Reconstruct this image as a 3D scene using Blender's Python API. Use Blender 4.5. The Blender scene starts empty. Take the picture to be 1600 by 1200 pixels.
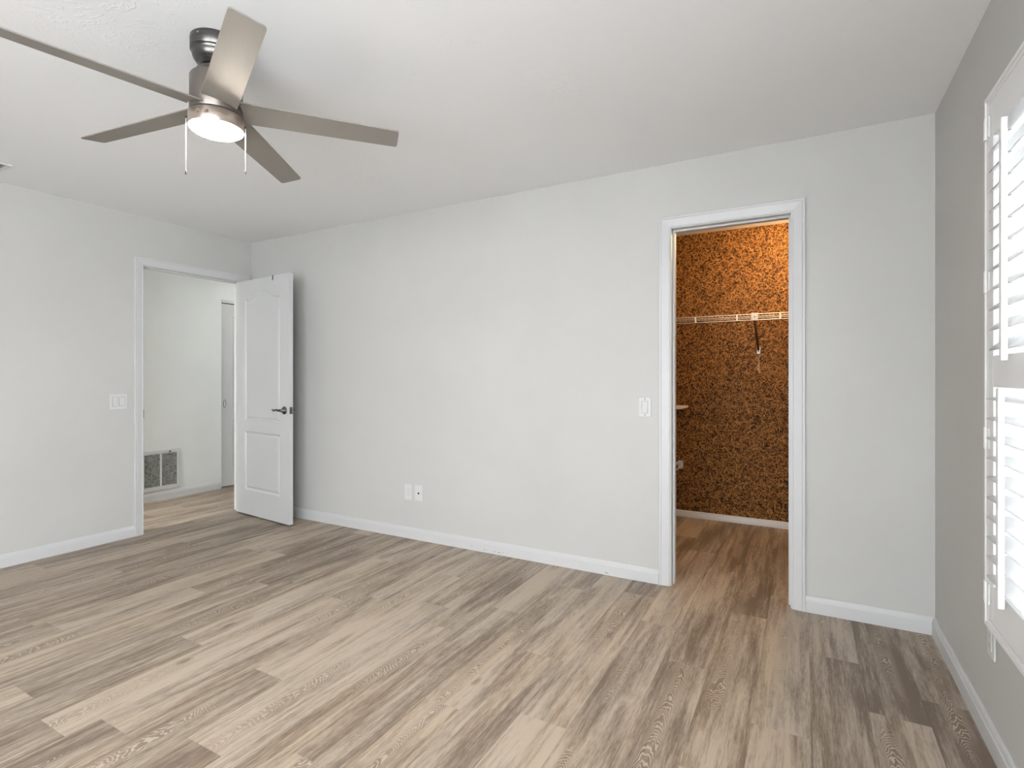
import bpy, bmesh, math, random
from mathutils import Vector, Matrix
random.seed(7)
C = bpy.context.scene.collection
PI = math.pi
# ------------------------------------------------------------ camera, sky, light, exposure
W, H = 4.994, 2.44                      # room width, ceiling height (metres)
YF = -5.50                              # wall behind the camera
cam_d = bpy.data.cameras.new('camera'); cam = bpy.data.objects.new('camera', cam_d); C.objects.link(cam)
cam.location = (4.4584, -3.1392, 1.2024)
cam.rotation_euler = (PI/2, 0, 0.5021)
cam_d.sensor_width = 36; cam_d.sensor_fit = 'HORIZONTAL'
cam_d.lens = 832.63/1600*36; cam_d.shift_y = -9.7/1600
cam_d.clip_start = 0.05
bpy.context.scene.camera = cam
vs = bpy.context.scene.view_settings
vs.view_transform = 'Standard'; vs.look = 'None'; vs.gamma = 1; vs.use_curve_mapping = False
vs.exposure = 0.82
world = bpy.data.worlds.new('overcast_sky'); bpy.context.scene.world = world; world.use_nodes = True
wb = world.node_tree.nodes['Background']; wb.inputs[0].default_value = (0.90, 0.955, 1.0, 1); wb.inputs[1].default_value = 8.2

def portal(name, loc, rot, sx, sy):
    l = bpy.data.lights.new(name, 'AREA'); l.shape = 'RECTANGLE'; l.size = sx; l.size_y = sy
    l.cycles.is_portal = True
    o = bpy.data.objects.new(name, l); o.location = loc; o.rotation_euler = rot; C.objects.link(o)
portal('window_daylight', (W+0.19, -1.43, 1.25), (0, PI/2, 0), 1.6, 0.94)
portal('window_daylight', (3.85, YF-0.16, 1.12), (-PI/2, 0, 0), 1.9, 2.14)  # portal of the added window behind the camera

portal('window_daylight', (W+0.19, -4.40, 1.20), (0, PI/2, 0), 2.0, 2.0)  # portal of the added side window

# ------------------------------------------------------------ node helpers
class NT:
    def __init__(s, name):
        s.m = bpy.data.materials.new(name); s.m.use_nodes = True; s.t = s.m.node_tree
        s.b = s.t.nodes['Principled BSDF']
    def n(s, kind, **kw):
        nd = s.t.nodes.new(kind)
        for k, v in kw.items():
            if isinstance(v, dict):
                for a, b in v.items(): nd.inputs[a].default_value = b
            else: setattr(nd, k, v)
        return nd
    def l(s, a, b): s.t.links.new(a, b)
    def val(s, sock, x):
        if hasattr(x, 'is_output') or isinstance(x, bpy.types.NodeSocket): s.l(x, sock)
        else: sock.default_value = x
    def math(s, op, a, b=0.0, c=0.0, clamp=False):
        nd = s.n('ShaderNodeMath', operation=op, use_clamp=clamp)
        for i, x in enumerate((a, b, c)): s.val(nd.inputs[i], x)
        return nd.outputs[0]
    def mix(s, f, a, b, mode='MIX'):
        nd = s.n('ShaderNodeMix', data_type='RGBA', blend_type=mode)
        s.val(nd.inputs['Factor'], f); s.val(nd.inputs['A'], a); s.val(nd.inputs['B'], b)
        return nd.outputs['Result']
    def ramp(s, f, lo, hi):
        nd = s.n('ShaderNodeMapRange', interpolation_type='SMOOTHSTEP'); s.val(nd.inputs[0], f)
        nd.inputs[1].default_value = lo; nd.inputs[2].default_value = hi
        return nd.outputs[0]
    def noise(s, vec, scale, detail=2, rough=0.5, dist=0):
        nd = s.n('ShaderNodeTexNoise'); s.l(vec, nd.inputs['Vector'])
        nd.inputs['Scale'].default_value = scale; nd.inputs['Detail'].default_value = detail
        nd.inputs['Roughness'].default_value = rough; nd.inputs['Distortion'].default_value = dist
        return nd.outputs['Fac']
    def bump(s, h, strength, dist):
        nd = s.n('ShaderNodeBump'); nd.inputs['Strength'].default_value = strength; nd.inputs['Distance'].default_value = dist
        s.l(h, nd.inputs['Height']); s.l(nd.outputs[0], s.b.inputs['Normal'])
    def vscale(s, vec, sc):
        nd = s.n('ShaderNodeVectorMath', operation='MULTIPLY'); s.l(vec, nd.inputs[0]); nd.inputs[1].default_value = sc
        return nd.outputs[0]

def plain(name, col, rough=0.5, metal=0.0, bump=0.0, bscale=300, emit=None):
    t = NT(name); t.b.inputs['Base Color'].default_value = (*col, 1); t.b.inputs['Roughness'].default_value = rough
    t.b.inputs['Metallic'].default_value = metal
    if bump:
        g = t.n('ShaderNodeTexCoord'); t.bump(t.noise(g.outputs['Object'], bscale, 3), bump, 0.002)
    if emit:
        t.b.inputs['Emission Color'].default_value = (*emit[0], 1); t.b.inputs['Emission Strength'].default_value = emit[1]
    return t.m

def wall_paint(name, col, rough=0.62):
    t = NT(name); g = t.n('ShaderNodeNewGeometry').outputs['Position']
    v = t.noise(g, 1.3, 3, 0.6)
    c = t.mix(t.ramp(v, 0.3, 0.7), (*[x*0.975 for x in col], 1), (*[x*1.02 for x in col], 1))
    t.l(c, t.b.inputs['Base Color']); t.b.inputs['Roughness'].default_value = rough
    t.bump(t.noise(g, 160, 4, 0.6), 0.35, 0.0012)
    return t.m

def ceiling_paint():
    t = NT('ceiling_paint'); g = t.n('ShaderNodeNewGeometry').outputs['Position']
    t.b.inputs['Base Color'].default_value = (0.80, 0.805, 0.81, 1); t.b.inputs['Roughness'].default_value = 0.85
    a = t.noise(g, 5.0, 4, 0.6, 2.5)
    w = t.math('SINE', t.math('MULTIPLY', a, 34.0))
    patch = t.ramp(t.noise(g, 1.6, 2), 0.48, 0.66)
    h = t.math('MULTIPLY', t.ramp(w, 0.55, 1.0), patch)
    h = t.math('ADD', t.math('MULTIPLY', h, 0.9), t.math('MULTIPLY', t.noise(g, 45, 4, 0.6), 0.5))
    t.bump(h, 0.32, 0.0022)
    return t.m

def wood_floor():
    t = NT('vinyl_plank'); uv = t.n('ShaderNodeUVMap', uv_map='UVMap').outputs[0]
    at = t.n('ShaderNodeAttribute', attribute_name='plank'); sep = t.n('ShaderNodeSeparateColor'); t.l(at.outputs['Color'], sep.inputs[0])
    tone, r1, r2 = sep.outputs[0], sep.outputs[1], sep.outputs[2]
    su = t.n('ShaderNodeSeparateXYZ'); t.l(uv, su.inputs[0]); x, y = su.outputs[0], su.outputs[1]   # metres: x from the plank's middle, y along it
    off = t.n('ShaderNodeCombineXYZ'); t.l(t.math('MULTIPLY', r1, 37.0), off.inputs[0]); t.l(t.math('MULTIPLY', r2, 53.0), off.inputs[1])
    pv = t.n('ShaderNodeVectorMath', operation='ADD'); t.l(uv, pv.inputs[0]); t.l(off.outputs[0], pv.inputs[1]); p = pv.outputs[0]
    broad = t.noise(t.vscale(p, (11, 1.3, 1)), 1.0, 3, 0.55, 0.6)
    streak = t.noise(t.vscale(p, (48, 2.6, 1)), 1.0, 4, 0.6, 0.35)
    fine = t.noise(t.vscale(p, (330, 9, 1)), 1.0, 3, 0.6)
    tick = t.noise(t.vscale(p, (190, 22, 1)), 1.0, 3, 0.65)
    f = t.math('ADD', t.math('MULTIPLY', broad, 1.0), t.math('MULTIPLY', streak, 0.85))
    f = t.math('ADD', f, t.math('MULTIPLY', fine, 0.32))
    f = t.math('ADD', f, t.math('MULTIPLY', t.math('SUBTRACT', tick, 0.5), 0.55))
    f = t.math('ADD', f, t.math('MULTIPLY', t.math('SUBTRACT', tone, 0.5), 0.62))
    f = t.ramp(f, 0.76, 1.36)
    base = t.mix(f, (0.165, 0.122, 0.090, 1), (0.47, 0.392, 0.315, 1))
    hue = t.mix(t.ramp(t.noise(t.vscale(p, (7, 0.9, 1)), 1.0, 1), 0.42, 0.68), base, (1.02, 0.99, 0.945, 1), 'MULTIPLY')
    # cathedral grain: nested arches, limed pale
    wob = t.noise(t.vscale(p, (13, 4.5, 1)), 1.0, 3, 0.55)
    cx = t.math('SUBTRACT', x, t.math('MULTIPLY', t.math('SUBTRACT', r2, 0.5), 0.09))
    q = t.math('MULTIPLY', t.math('MULTIPLY', cx, cx), t.math('ADD', 34.0, t.math('MULTIPLY', r1, 55.0)))
    ph = t.math('ADD', t.math('MULTIPLY', t.math('ADD', y, t.math('MULTIPLY', r1, 3.0)), 0.85), q)
    ph = t.math('ADD', ph, t.math('MULTIPLY', wob, 0.26))
    ring = t.math('SINE', t.math('MULTIPLY', ph, 330.0))
    line = t.ramp(ring, 0.0, 0.85)
    band = t.math('SUBTRACT', 1.0, t.ramp(t.math('ABSOLUTE', cx), 0.018, 0.046))
    patch = t.ramp(t.noise(t.vscale(p, (5, 1.5, 1)), 1.0, 2), 0.47, 0.62)
    mask = t.math('MULTIPLY', band, patch)
    dark = t.mix(t.math('MULTIPLY', mask, 0.55), hue, (0.20, 0.142, 0.098, 1))
    gr = t.mix(t.math('MULTIPLY', t.math('MULTIPLY', mask, line), 0.62), dark, (0.60, 0.52, 0.43, 1))
    # short dark grain dashes and knots
    dash = t.ramp(t.noise(t.vscale(p, (85, 6.5, 1)), 1.0, 2, 0.5), 0.66, 0.80)
    gr = t.mix(t.math('MULTIPLY', dash, 0.45), gr, (0.13, 0.092, 0.066, 1))
    vo = t.n('ShaderNodeTexVoronoi', feature='F1'); t.l(t.vscale(p, (3.6, 1.5, 1)), vo.inputs['Vector']); vo.inputs['Scale'].default_value = 1.0
    kd = t.math('ADD', vo.outputs['Distance'], t.math('MULTIPLY', t.noise(t.vscale(p, (60, 25, 1)), 1.0, 2), 0.03))
    knot = t.math('SUBTRACT', 1.0, t.ramp(kd, 0.035, 0.09))
    gr = t.mix(t.math('MULTIPLY', knot, 0.55), gr, (0.10, 0.07, 0.05, 1))
    # bevel seams
    ed = t.math('SUBTRACT', 0.0913, t.math('ABSOLUTE', x))
    e2 = t.n('ShaderNodeAttribute', attribute_name='endgap')
    seam = t.math('SUBTRACT', 1.0, t.ramp(ed, 0.0002, 0.0016))
    gr = t.mix(t.math('MULTIPLY', seam, 0.45), gr, (0.10, 0.075, 0.055, 1))
    t.l(gr, t.b.inputs['Base Color'])
    t.l(t.math('ADD', 0.40, t.math('MULTIPLY', streak, 0.14)), t.b.inputs['Roughness'])
    t.b.inputs['Specular IOR Level'].default_value = 0.4
    t.bump(t.math('ADD', t.math('MULTIPLY', fine, 0.6), t.math('MULTIPLY', seam, -2.0)), 0.25, 0.0008)
    return t.m

def strand_board():
    t = NT('strand_board'); g = t.n('ShaderNodeTexCoord').outputs['Object']
    dis = t.n('ShaderNodeTexNoise'); t.l(g, dis.inputs['Vector']); dis.inputs['Scale'].default_value = 14
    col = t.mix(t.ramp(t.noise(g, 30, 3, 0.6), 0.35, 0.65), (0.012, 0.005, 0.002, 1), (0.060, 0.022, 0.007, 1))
    height = None
    for i in range(11):
        mp = t.n('ShaderNodeMapping'); t.l(g, mp.inputs['Vector'])
        mp.inputs['Location'].default_value = (1.37*i, 0, 2.11*i); mp.inputs['Rotation'].default_value = (0, 0.7*i, 0)
        sq = t.vscale(mp.outputs[0], (1, 0, 1))
        ad = t.n('ShaderNodeVectorMath', operation='MULTIPLY_ADD'); t.l(dis.outputs['Color'], ad.inputs[0]); ad.inputs[1].default_value = (0.009, 0, 0.009); t.l(sq, ad.inputs[2])
        sc = 22.0 + 1.5*(i % 3) if i % 2 else 36.0 + 2.5*(i % 3)
        vo = t.n('ShaderNodeTexVoronoi', feature='F1', voronoi_dimensions='3D'); t.l(ad.outputs[0], vo.inputs['Vector']); vo.inputs['Scale'].default_value = sc
        df = t.n('ShaderNodeVectorMath', operation='SUBTRACT'); t.l(ad.outputs[0], df.inputs[0]); t.l(vo.outputs['Position'], df.inputs[1])
        cs = t.n('ShaderNodeSeparateColor'); t.l(vo.outputs['Color'], cs.inputs[0])
        rot = t.n('ShaderNodeVectorRotate', rotation_type='Y_AXIS'); t.l(df.outputs[0], rot.inputs['Vector']); t.l(t.math('MULTIPLY', cs.outputs[0], 6.283), rot.inputs['Angle'])
        xs = t.n('ShaderNodeSeparateXYZ'); t.l(rot.outputs[0], xs.inputs[0])
        L = t.math('MULTIPLY', t.math('ABSOLUTE', xs.outputs[0]), 1/(0.022 if i%2 else 0.014))
        bow = t.math('MULTIPLY', t.math('MULTIPLY', xs.outputs[0], xs.outputs[0]), 3.5)
        Wd = t.math('MULTIPLY', t.math('ABSOLUTE', t.math('ADD', xs.outputs[2], bow)), 1/(0.0034 if i%2 else 0.0025))
        m = t.math('MULTIPLY', t.math('SUBTRACT', 1.0, t.ramp(L, 0.75, 1.0)), t.math('SUBTRACT', 1.0, t.ramp(Wd, 0.55, 1.0)))
        m = t.math('MULTIPLY', m, t.ramp(cs.outputs[1], 0.25, 0.45))
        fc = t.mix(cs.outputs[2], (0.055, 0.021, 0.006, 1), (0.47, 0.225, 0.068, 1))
        col = t.mix(m, col, fc)
        height = m if height is None else t.math('MAXIMUM', height, m)
    t.l(col, t.b.inputs['Base Color']); t.b.inputs['Roughness'].default_value = 0.6; t.b.inputs['Specular IOR Level'].default_value = 0.15
    t.bump(height, 0.5, 0.002)
    return t.m

def brushed_metal(name, col, rough, metal):
    t = NT(name); g = t.n('ShaderNodeTexCoord').outputs['Object']
    v = t.noise(t.vscale(g, (6, 6, 500)), 1.0, 2)
    t.b.inputs['Base Color'].default_value = (*col, 1); t.b.inputs['Metallic'].default_value = metal
    t.l(t.math('ADD', rough-0.06, t.math('MULTIPLY', v, 0.12)), t.b.inputs['Roughness'])
    return t.m

def filter_mesh():
    t = NT('filter_mesh'); g = t.n('ShaderNodeTexCoord').outputs['Object']
    v = t.noise(t.vscale(g, (1, 25, 110)), 1.0, 3, 0.7); w = t.noise(g, 45, 2)
    c = t.mix(t.ramp(t.math('ADD', t.math('MULTIPLY', v, 0.7), t.math('MULTIPLY', w, 0.3)), 0.38, 0.62), (0.17, 0.17, 0.16, 1), (0.40, 0.40, 0.38, 1))
    t.l(c, t.b.inputs['Base Color']); t.b.inputs['Roughness'].default_value = 0.9
    t.bump(v, 0.4, 0.002)
    return t.m

def glass(name='window_glass', tint=1.0):
    t = NT(name); tr = t.n('ShaderNodeBsdfTransparent'); tr.inputs[0].default_value = (tint, tint, tint, 1); gl = t.n('ShaderNodeBsdfGlossy'); gl.inputs['Roughness'].default_value = 0.02
    mx = t.n('ShaderNodeMixShader'); mx.inputs[0].default_value = 0.06; t.l(tr.outputs[0], mx.inputs[1]); t.l(gl.outputs[0], mx.inputs[2])
    t.l(mx.outputs[0], t.t.nodes['Material Output'].inputs[0]); return t.m

M = dict(
    wall=wall_paint('greige_wall_paint', (0.515, 0.508, 0.490)),
    hall=wall_paint('hall_wall_paint', (0.73, 0.745, 0.735)),
    ceil=ceiling_paint(), floor=wood_floor(), osb=strand_board(),
    trim=plain('white_trim_paint', (0.56, 0.56, 0.56), 0.42),
    door=plain('white_door_paint', (0.55, 0.555, 0.555), 0.42, bump=0.12, bscale=140),
    plastic=plain('white_plastic', (0.60, 0.60, 0.59), 0.35),
    shutter=plain('white_shutter_paint', (0.78, 0.78, 0.78), 0.35),
    wire=plain('white_coated_wire', (0.80, 0.78, 0.74), 0.35),
    shelf=plain('white_shelf_board', (0.72, 0.68, 0.63), 0.45),
    nickel=brushed_metal('brushed_nickel', (0.20, 0.175, 0.155), 0.36, 0.85),
    blade=brushed_metal('nickel_blade_paint', (0.26, 0.24, 0.217), 0.52, 0.25),
    satin=brushed_metal('satin_nickel', (0.52, 0.44, 0.375), 0.30, 0.85),
    canopy=brushed_metal('dark_nickel', (0.125, 0.12, 0.115), 0.28, 0.95),
    dark=plain('dark_slot', (0.02, 0.02, 0.02), 0.6),
    bronze=plain('dark_pewter', (0.13, 0.12, 0.115), 0.30, 0.9),
    black=plain('black_shadow_gap', (0.015, 0.014, 0.013), 0.8),
    cord=plain('white_pull_cord', (0.85, 0.82, 0.75), 0.4),
    badge=plain('badge_brown', (0.13, 0.088, 0.062), 0.7, 0.0),
    badge_edge=plain('badge_silver', (0.40, 0.32, 0.25), 0.5, 0.2),
    led=plain('led_diffuser', (0.9, 0.9, 0.88), 0.4, emit=((1.0, 0.90, 0.80), 95.0)),
    bulb=plain('warm_bulb_glass', (0.9, 0.85, 0.7), 0.3, emit=((1.0, 0.55, 0.20), 60.0)),
    hallfill=plain('hall_fill_glass', (0.9, 0.9, 0.85), 0.3, emit=((1.0, 0.985, 0.95), 230.0)),
    hallfill_dim=plain('dim_hall_fill_glass', (0.9, 0.9, 0.85), 0.3, emit=((1.0, 0.985, 0.93), 13.0)),
    filt=filter_mesh(), glass=glass(), dimmed=glass('dimming_glass', 0.55),
    brace=plain('brace_shadow_brown', (0.05, 0.03, 0.018), 0.7),
    scar=plain('pale_plaster_scrape', (0.42, 0.30, 0.18), 0.8),
    scuff=plain('grey_scuff', (0.12, 0.11, 0.10), 0.8),
)
# ------------------------------------------------------------ mesh helpers
def box(bm, x0, x1, y0, y1, z0, z1, mat=0, xf=None):
    vs_ = [bm.verts.new((x, y, z)) for z in (z0, z1) for y in (y0, y1) for x in (x0, x1)]
    fs = []
    for f in ((0, 2, 3, 1), (4, 5, 7, 6), (0, 1, 5, 4), (2, 6, 7, 3), (0, 4, 6, 2), (1, 3, 7, 5)):
        fa = bm.faces.new([vs_[i] for i in f]); fa.material_index = mat; fs.append(fa)
    if xf is not None:
        for v in vs_: v.co = xf @ v.co
    return vs_
def prism(bm, pts, a, b, axis='z', mat=0):
    def P(p, h): return {'z': (p[0], p[1], h), 'y': (p[0], h, p[1]), 'x': (h, p[0], p[1])}[axis]
    A = [bm.verts.new(P(p, a)) for p in pts]; B = [bm.verts.new(P(p, b)) for p in pts]; n = len(pts)
    fs = [bm.faces.new(A[::-1]), bm.faces.new(B)]
    for i in range(n): fs.append(bm.faces.new((A[i], A[(i+1) % n], B[(i+1) % n], B[i])))
    for f in fs: f.material_index = mat
    return fs
def lathe(bm, prof, c=(0, 0, 0), seg=64, caps=True, mat=0, xf=None):
    rings = []
    for r, z in prof:
        rings.append([bm.verts.new((c[0]+r*math.cos(2*PI*k/seg), c[1]+r*math.sin(2*PI*k/seg), c[2]+z)) for k in range(seg)])
    for a, b in zip(rings, rings[1:]):
        for k in range(seg):
            f = bm.faces.new((a[k], a[(k+1) % seg], b[(k+1) % seg], b[k])); f.smooth = True; f.material_index = mat
    if caps:
        bm.faces.new(rings[0][::-1]); bm.faces.new(rings[-1])
    if xf is not None:
        for r in rings:
            for v in r: v.co = xf @ v.co
    return rings
def tube(bm, pts, r, seg=10):
    pts = [Vector(p) for p in pts]; rings = []
    for i, p in enumerate(pts):
        d = (pts[min(i+1, len(pts)-1)] - pts[max(i-1, 0)]).normalized()
        u = d.cross(Vector((0, 0, 1)) if abs(d.z) < 0.9 else Vector((1, 0, 0))).normalized(); w = d.cross(u)
        rr = r[i] if isinstance(r, (list, tuple)) else r
        rings.append([bm.verts.new(p + rr*(math.cos(2*PI*k/seg)*u + math.sin(2*PI*k/seg)*w)) for k in range(seg)])
    for a, b in zip(rings, rings[1:]):
        for k in range(seg):
            f = bm.faces.new((a[k], a[(k+1) % seg], b[(k+1) % seg], b[k])); f.smooth = True
    bm.faces.new(rings[0][::-1]); bm.faces.new(rings[-1])
def obj(name, bm, mat, parent=None, loc=None, bevel=0, kind=None, normals=True):
    if normals: bmesh.ops.recalc_face_normals(bm, faces=bm.faces)
    me = bpy.data.meshes.new(name); bm.to_mesh(me); bm.free()
    for m in (mat if isinstance(mat, (list, tuple)) else [mat]): me.materials.append(m)
    o = bpy.data.objects.new(name, me); C.objects.link(o)
    if parent: o.parent = parent
    if loc: o.location = loc
    if bevel:
        b = o.modifiers.new('bevel', 'BEVEL'); b.width = bevel; b.segments = 2; b.limit_method = 'ANGLE'; b.angle_limit = math.radians(40)
    if kind: o['kind'] = kind
    return o
def empty(name, loc=(0, 0, 0), rz=0):
    o = bpy.data.objects.new(name, None); C.objects.link(o); o.location = loc; o.rotation_euler = (0, 0, rz); o.empty_display_size = 0.05
    return o
def tag(o, label, cat, group=None):
    o['label'] = label; o['category'] = cat
    if group: o['group'] = group
    return o
def struct(name, bm, mat, **k): return obj(name, bm, mat, kind='structure', **k)
B = bmesh.new
# ------------------------------------------------------------ shell
def wall_xz(name, x0, x1, y0, y1, openings, mats, z1=H):
    """wall in the x-z plane with rectangular openings (xa, xb, za, zb)"""
    bm = B(); cuts = sorted(set([x0, x1] + [v for o in openings for v in o[:2]]))
    for a, b in zip(cuts, cuts[1:]):
        o = next((o for o in openings if o[0] <= a and o[1] >= b), None)
        if not o: box(bm, a, b, y0, y1, 0, z1)
        else:
            if o[2] > 0: box(bm, a, b, y0, y1, 0, o[2])
            if o[3] < z1: box(bm, a, b, y0, y1, o[3], z1)
    return clean(name, bm, mats)
def clean(name, bm, mats):
    bmesh.ops.remove_doubles(bm, verts=bm.verts, dist=1e-5)
    seen = {}                                         # drop the faces where two blocks meet
    for f in bm.faces: seen.setdefault(frozenset(v.index for v in f.verts), []).append(f)
    bm.verts.index_update(); seen = {}
    for f in bm.faces: seen.setdefault(frozenset(v.index for v in f.verts), []).append(f)
    bmesh.ops.delete(bm, geom=[f for l in seen.values() if len(l) > 1 for f in l], context='FACES')
    return struct(name, bm, mats)
def wall_yz(name, x0, x1, y0, y1, openings, mats, z1=H):
    bm = B(); cuts = sorted(set([y0, y1] + [v for o in openings for v in o[:2]]))
    for a, b in zip(cuts, cuts[1:]):
        o = next((o for o in openings if o[0] <= a and o[1] >= b), None)
        if not o: box(bm, x0, x1, a, b, 0, z1)
        else:
            if o[2] > 0: box(bm, x0, x1, a, b, 0, o[2])
            if o[3] < z1: box(bm, x0, x1, a, b, o[3], z1)
    return clean(name, bm, mats)
CX0, CX1, CZ = 3.772, 4.408, 2.075            # rough opening to the closet
DY0, DY1, DZ = -0.925, -0.078, 2.075          # rough opening to the hall
wall_xz('wall_back', 0, W, 0, 0.11, [(CX0, CX1, 0, CZ)], M['wall'])
wall_yz('wall_left', -0.11, 0, YF, 0.11, [(DY0, DY1, 0, DZ)], M['wall'])
WY0, WY1, WZ0, WZ1 = -1.905, -0.958, 0.452, 2.052
wall_yz('wall_right', W, W+0.2, YF, 0.11, [(WY0, WY1, WZ0, WZ1), (-5.4, -3.4, 0.20, 2.20)], M['wall'])
wall_xz('wall_front', -0.11, W+0.2, YF-0.2, YF, [(2.9, 4.8, 0.05, 2.2)], M['wall'])
CB = 1.645                                    # closet depth
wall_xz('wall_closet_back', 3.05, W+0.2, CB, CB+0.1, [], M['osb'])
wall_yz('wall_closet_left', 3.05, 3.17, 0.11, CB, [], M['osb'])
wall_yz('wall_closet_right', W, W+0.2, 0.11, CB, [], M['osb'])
HX = -1.10                                    # hall far wall
wall_yz('wall_hall', HX-0.11, HX, -3.7, 1.5, [(0.42, 1.30, 0, 2.052)], M['hall'])
wall_xz('wall_hall_back', HX-0.25, -0.11, 1.5, 1.6, [], M['hall'])
wall_xz('wall_hall_front', HX-0.25, -0.11, -3.8, -3.7, [], M['hall'])
wall_yz('wall_hall_right', -0.11, 0, 0.11, 1.5, [], M['hall'])
bm = B(); box(bm, HX-0.25, HX-0.19, 0.3, 1.5, 0, 2.2); struct('wall_hall_closet', bm, M['hall'])
bm = B(); box(bm, HX-0.25, W+0.2, YF-0.2, CB+0.1, H, H+0.1); struct('ceiling', bm, M['ceil'])

# floor planks: one mesh, every plank its own quad with its own tone
PW, PL, X0 = 0.1826, 1.24, 4.66
joint = {-1: -1.9, 0: -0.838, 1: -0.476, 2: -1.11, 3: -0.20, 4: -0.83, 5: -0.515, 6: -1.45, 7: -1.055, 8: -0.30, 9: -0.737,
         10: -1.05, 11: -2.1, 12: -1.72, 13: -0.95, 14: -2.295, 15: -1.71, 16: -1.01, 17: -2.35, 18: -1.35, 19: -1.944, 20: -0.75, 21: -1.5}
tones = {(0, 0): .20, (0, -1): .56, (1, 0): .60, (1, -1): .34, (2, 0): .66, (2, -1): .66, (2, 1): .40, (3, 0): .22, (3, -1): .48, (4, 0): .52, (4, 1): .30,
         (4, -1): .40, (5, 0): .58, (5, 1): .32, (5, -1): .50, (6, 0): .52, (6, -1): .66, (7, 0): .66, (7, -1): .46, (8, -1): .50, (8, 0): .50, (9, 0): .70, (9, -1): .42, (10, -1): .58,
         (12, 0): .74, (12, -1): .52, (14, 0): .70, (14, -1): .42, (15, 0): .66, (15, -1): .40, (19, 0): .72, (19, -1): .36, (-1, 0): .20, (-1, -1): .22, (16, 0): .38, (18, 0): .34}
bm = B(); uvl = bm.loops.layers.uv.new('UVMap'); cl = bm.loops.layers.float_color.new('plank')
fy0, fy1, fx0, fx1 = YF-0.2, CB+0.1, HX-0.25, W+0.2
for c in range(-3, 35):
    xl = X0-PW*c; xr = xl+PW
    a, b = max(xl, fx0), min(xr, fx1)
    if b <= a: continue
    j = joint.get(c, -random.random()*PL)
    for k in range(-5, 5):
        lo, hi = j+PL*(k-0), j+PL*(k+1)             # plank k spans lo..hi
        ya, yb = max(lo, fy0), min(hi, fy1)
        if yb <= ya: continue
        tn = tones.get((c, k), 0.5+random.uniform(-0.17, 0.17)); r1, r2 = random.random(), random.random()
        segs = [(ya, yb)]
        for (p, q) in segs:
            f = bm.faces.new([bm.verts.new(v) for v in ((a, p, 0), (b, p, 0), (b, q, 0), (a, q, 0))])
            for lp in f.loops:
                lp[uvl].uv = (lp.vert.co.x-(xl+PW/2), lp.vert.co.y-lo); lp[cl] = (tn, r1, r2, 1)
bmesh.ops.recalc_face_normals(bm, faces=bm.faces)
for f in bm.faces:
    if f.normal.z < 0: f.normal_flip()
fl = struct('floor', bm, M['floor'], normals=False)
bm = B(); box(bm, fx0, fx1, fy0, fy1, -0.12, -0.002); struct('floor_slab', bm, M['wall'])

# baseboards --------------------------------------------------------------
BP = [(0, 0), (0.015, 0), (0.015, 0.058), (0.0135, 0.062), (0.0115, 0.064), (0.0105, 0.070), (0.0075, 0.078), (0.004, 0.083), (0, 0.083)]
def baseboard(name, A, Bp, n, prof=BP, ma=0, mb=0, mat='trim'):
    """A, Bp on the wall line, n = unit normal into the room; ma/mb = mitre (+1 shortens towards the room)"""
    A = Vector((*A, 0)); Bp = Vector((*Bp, 0)); n = Vector((*n, 0)); d = (Bp-A).normalized(); bm = B()
    a = [bm.verts.new(A + n*t + d*(ma*t) + Vector((0, 0, z))) for t, z in prof]
    b = [bm.verts.new(Bp + n*t - d*(mb*t) + Vector((0, 0, z))) for t, z in prof]
    bm.faces.new(a); bm.faces.new(b[::-1])
    for i in range(len(prof)): bm.faces.new((a[i], a[(i+1) % len(prof)], b[(i+1) % len(prof)], b[i]))
    return struct(name, bm, M[mat])
baseboard('baseboard_back', (0, 0), (3.714, 0), (0, -1), ma=1)
baseboard('baseboard_back_right', (4.462, 0), (W, 0), (0, -1), mb=1)
baseboard('baseboard_right', (W, 0), (W, YF), (-1, 0), ma=1)
baseboard('baseboard_left', (0, -0.977), (0, YF), (1, 0))
baseboard('baseboard_left_corner', (0, -0.026), (0, 0), (1, 0), mb=1)
baseboard('baseboard_hall', (HX, -3.7), (HX, 0.405), (1, 0))
CBP = [(0, 0), (0.022, 0), (0.022, 0.012), (0.016, 0.016), (0.012, 0.042), (0.006, 0.052), (0, 0.052)]
baseboard('baseboard_closet_back', (3.17, CB), (W, CB), (0, -1), prof=CBP)
# small scuffs low on the back baseboard
bm = B()
for x, w, z in ((2.42, .006, .03), (2.52, .014, .018), (2.55, .004, .02), (2.60, .012, .017), (2.635, .016, .016), (2.67, .006, .02), (3.39, .02, .012)):
    box(bm, x, x+w, -0.0156, -0.0149, z, z+0.003)
struct('trim_scuff', bm, M['scuff'])
# casings ------------------------------------------------------------------
CP = [(0, 0), (0, 0.009), (0.006, 0.010), (0.008, 0.0085), (0.030, 0.0125), (0.046, 0.0155), (0.048, 0.0138), (0.052, 0.0165), (0.060, 0.0172), (0.062, 0.0155), (0.062, 0)]
def casing(name, ax, a0, a1, zt, plane, sgn):
    """three-sided mitred casing round an opening a0..a1 (along x or y), head at zt, proud of plane by sgn"""
    bm = B(); rows = []
    for w, t in CP:
        path = [(a0-w, 0), (a0-w, zt+w), (a1+w, zt+w), (a1+w, 0)]
        rows.append([bm.verts.new((p, plane+sgn*t, z) if ax == 'x' else (plane+sgn*t, p, z)) for p, z in path])
    n = len(CP)
    for i in range(n):
        a, b = rows[i], rows[(i+1) % n]
        for k in range(3): bm.faces.new((a[k], a[k+1], b[k+1], b[k]))
    bm.faces.new([r[0] for r in rows]); bm.faces.new([r[3] for r in rows][::-1])
    return struct(name, bm, M['trim'])
casing('trim_1', 'x', 3.778, 4.400, 2.068, 0, -1)
casing('trim_2', 'x', 3.778, 4.400, 2.068, 0.11, 1)
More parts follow.
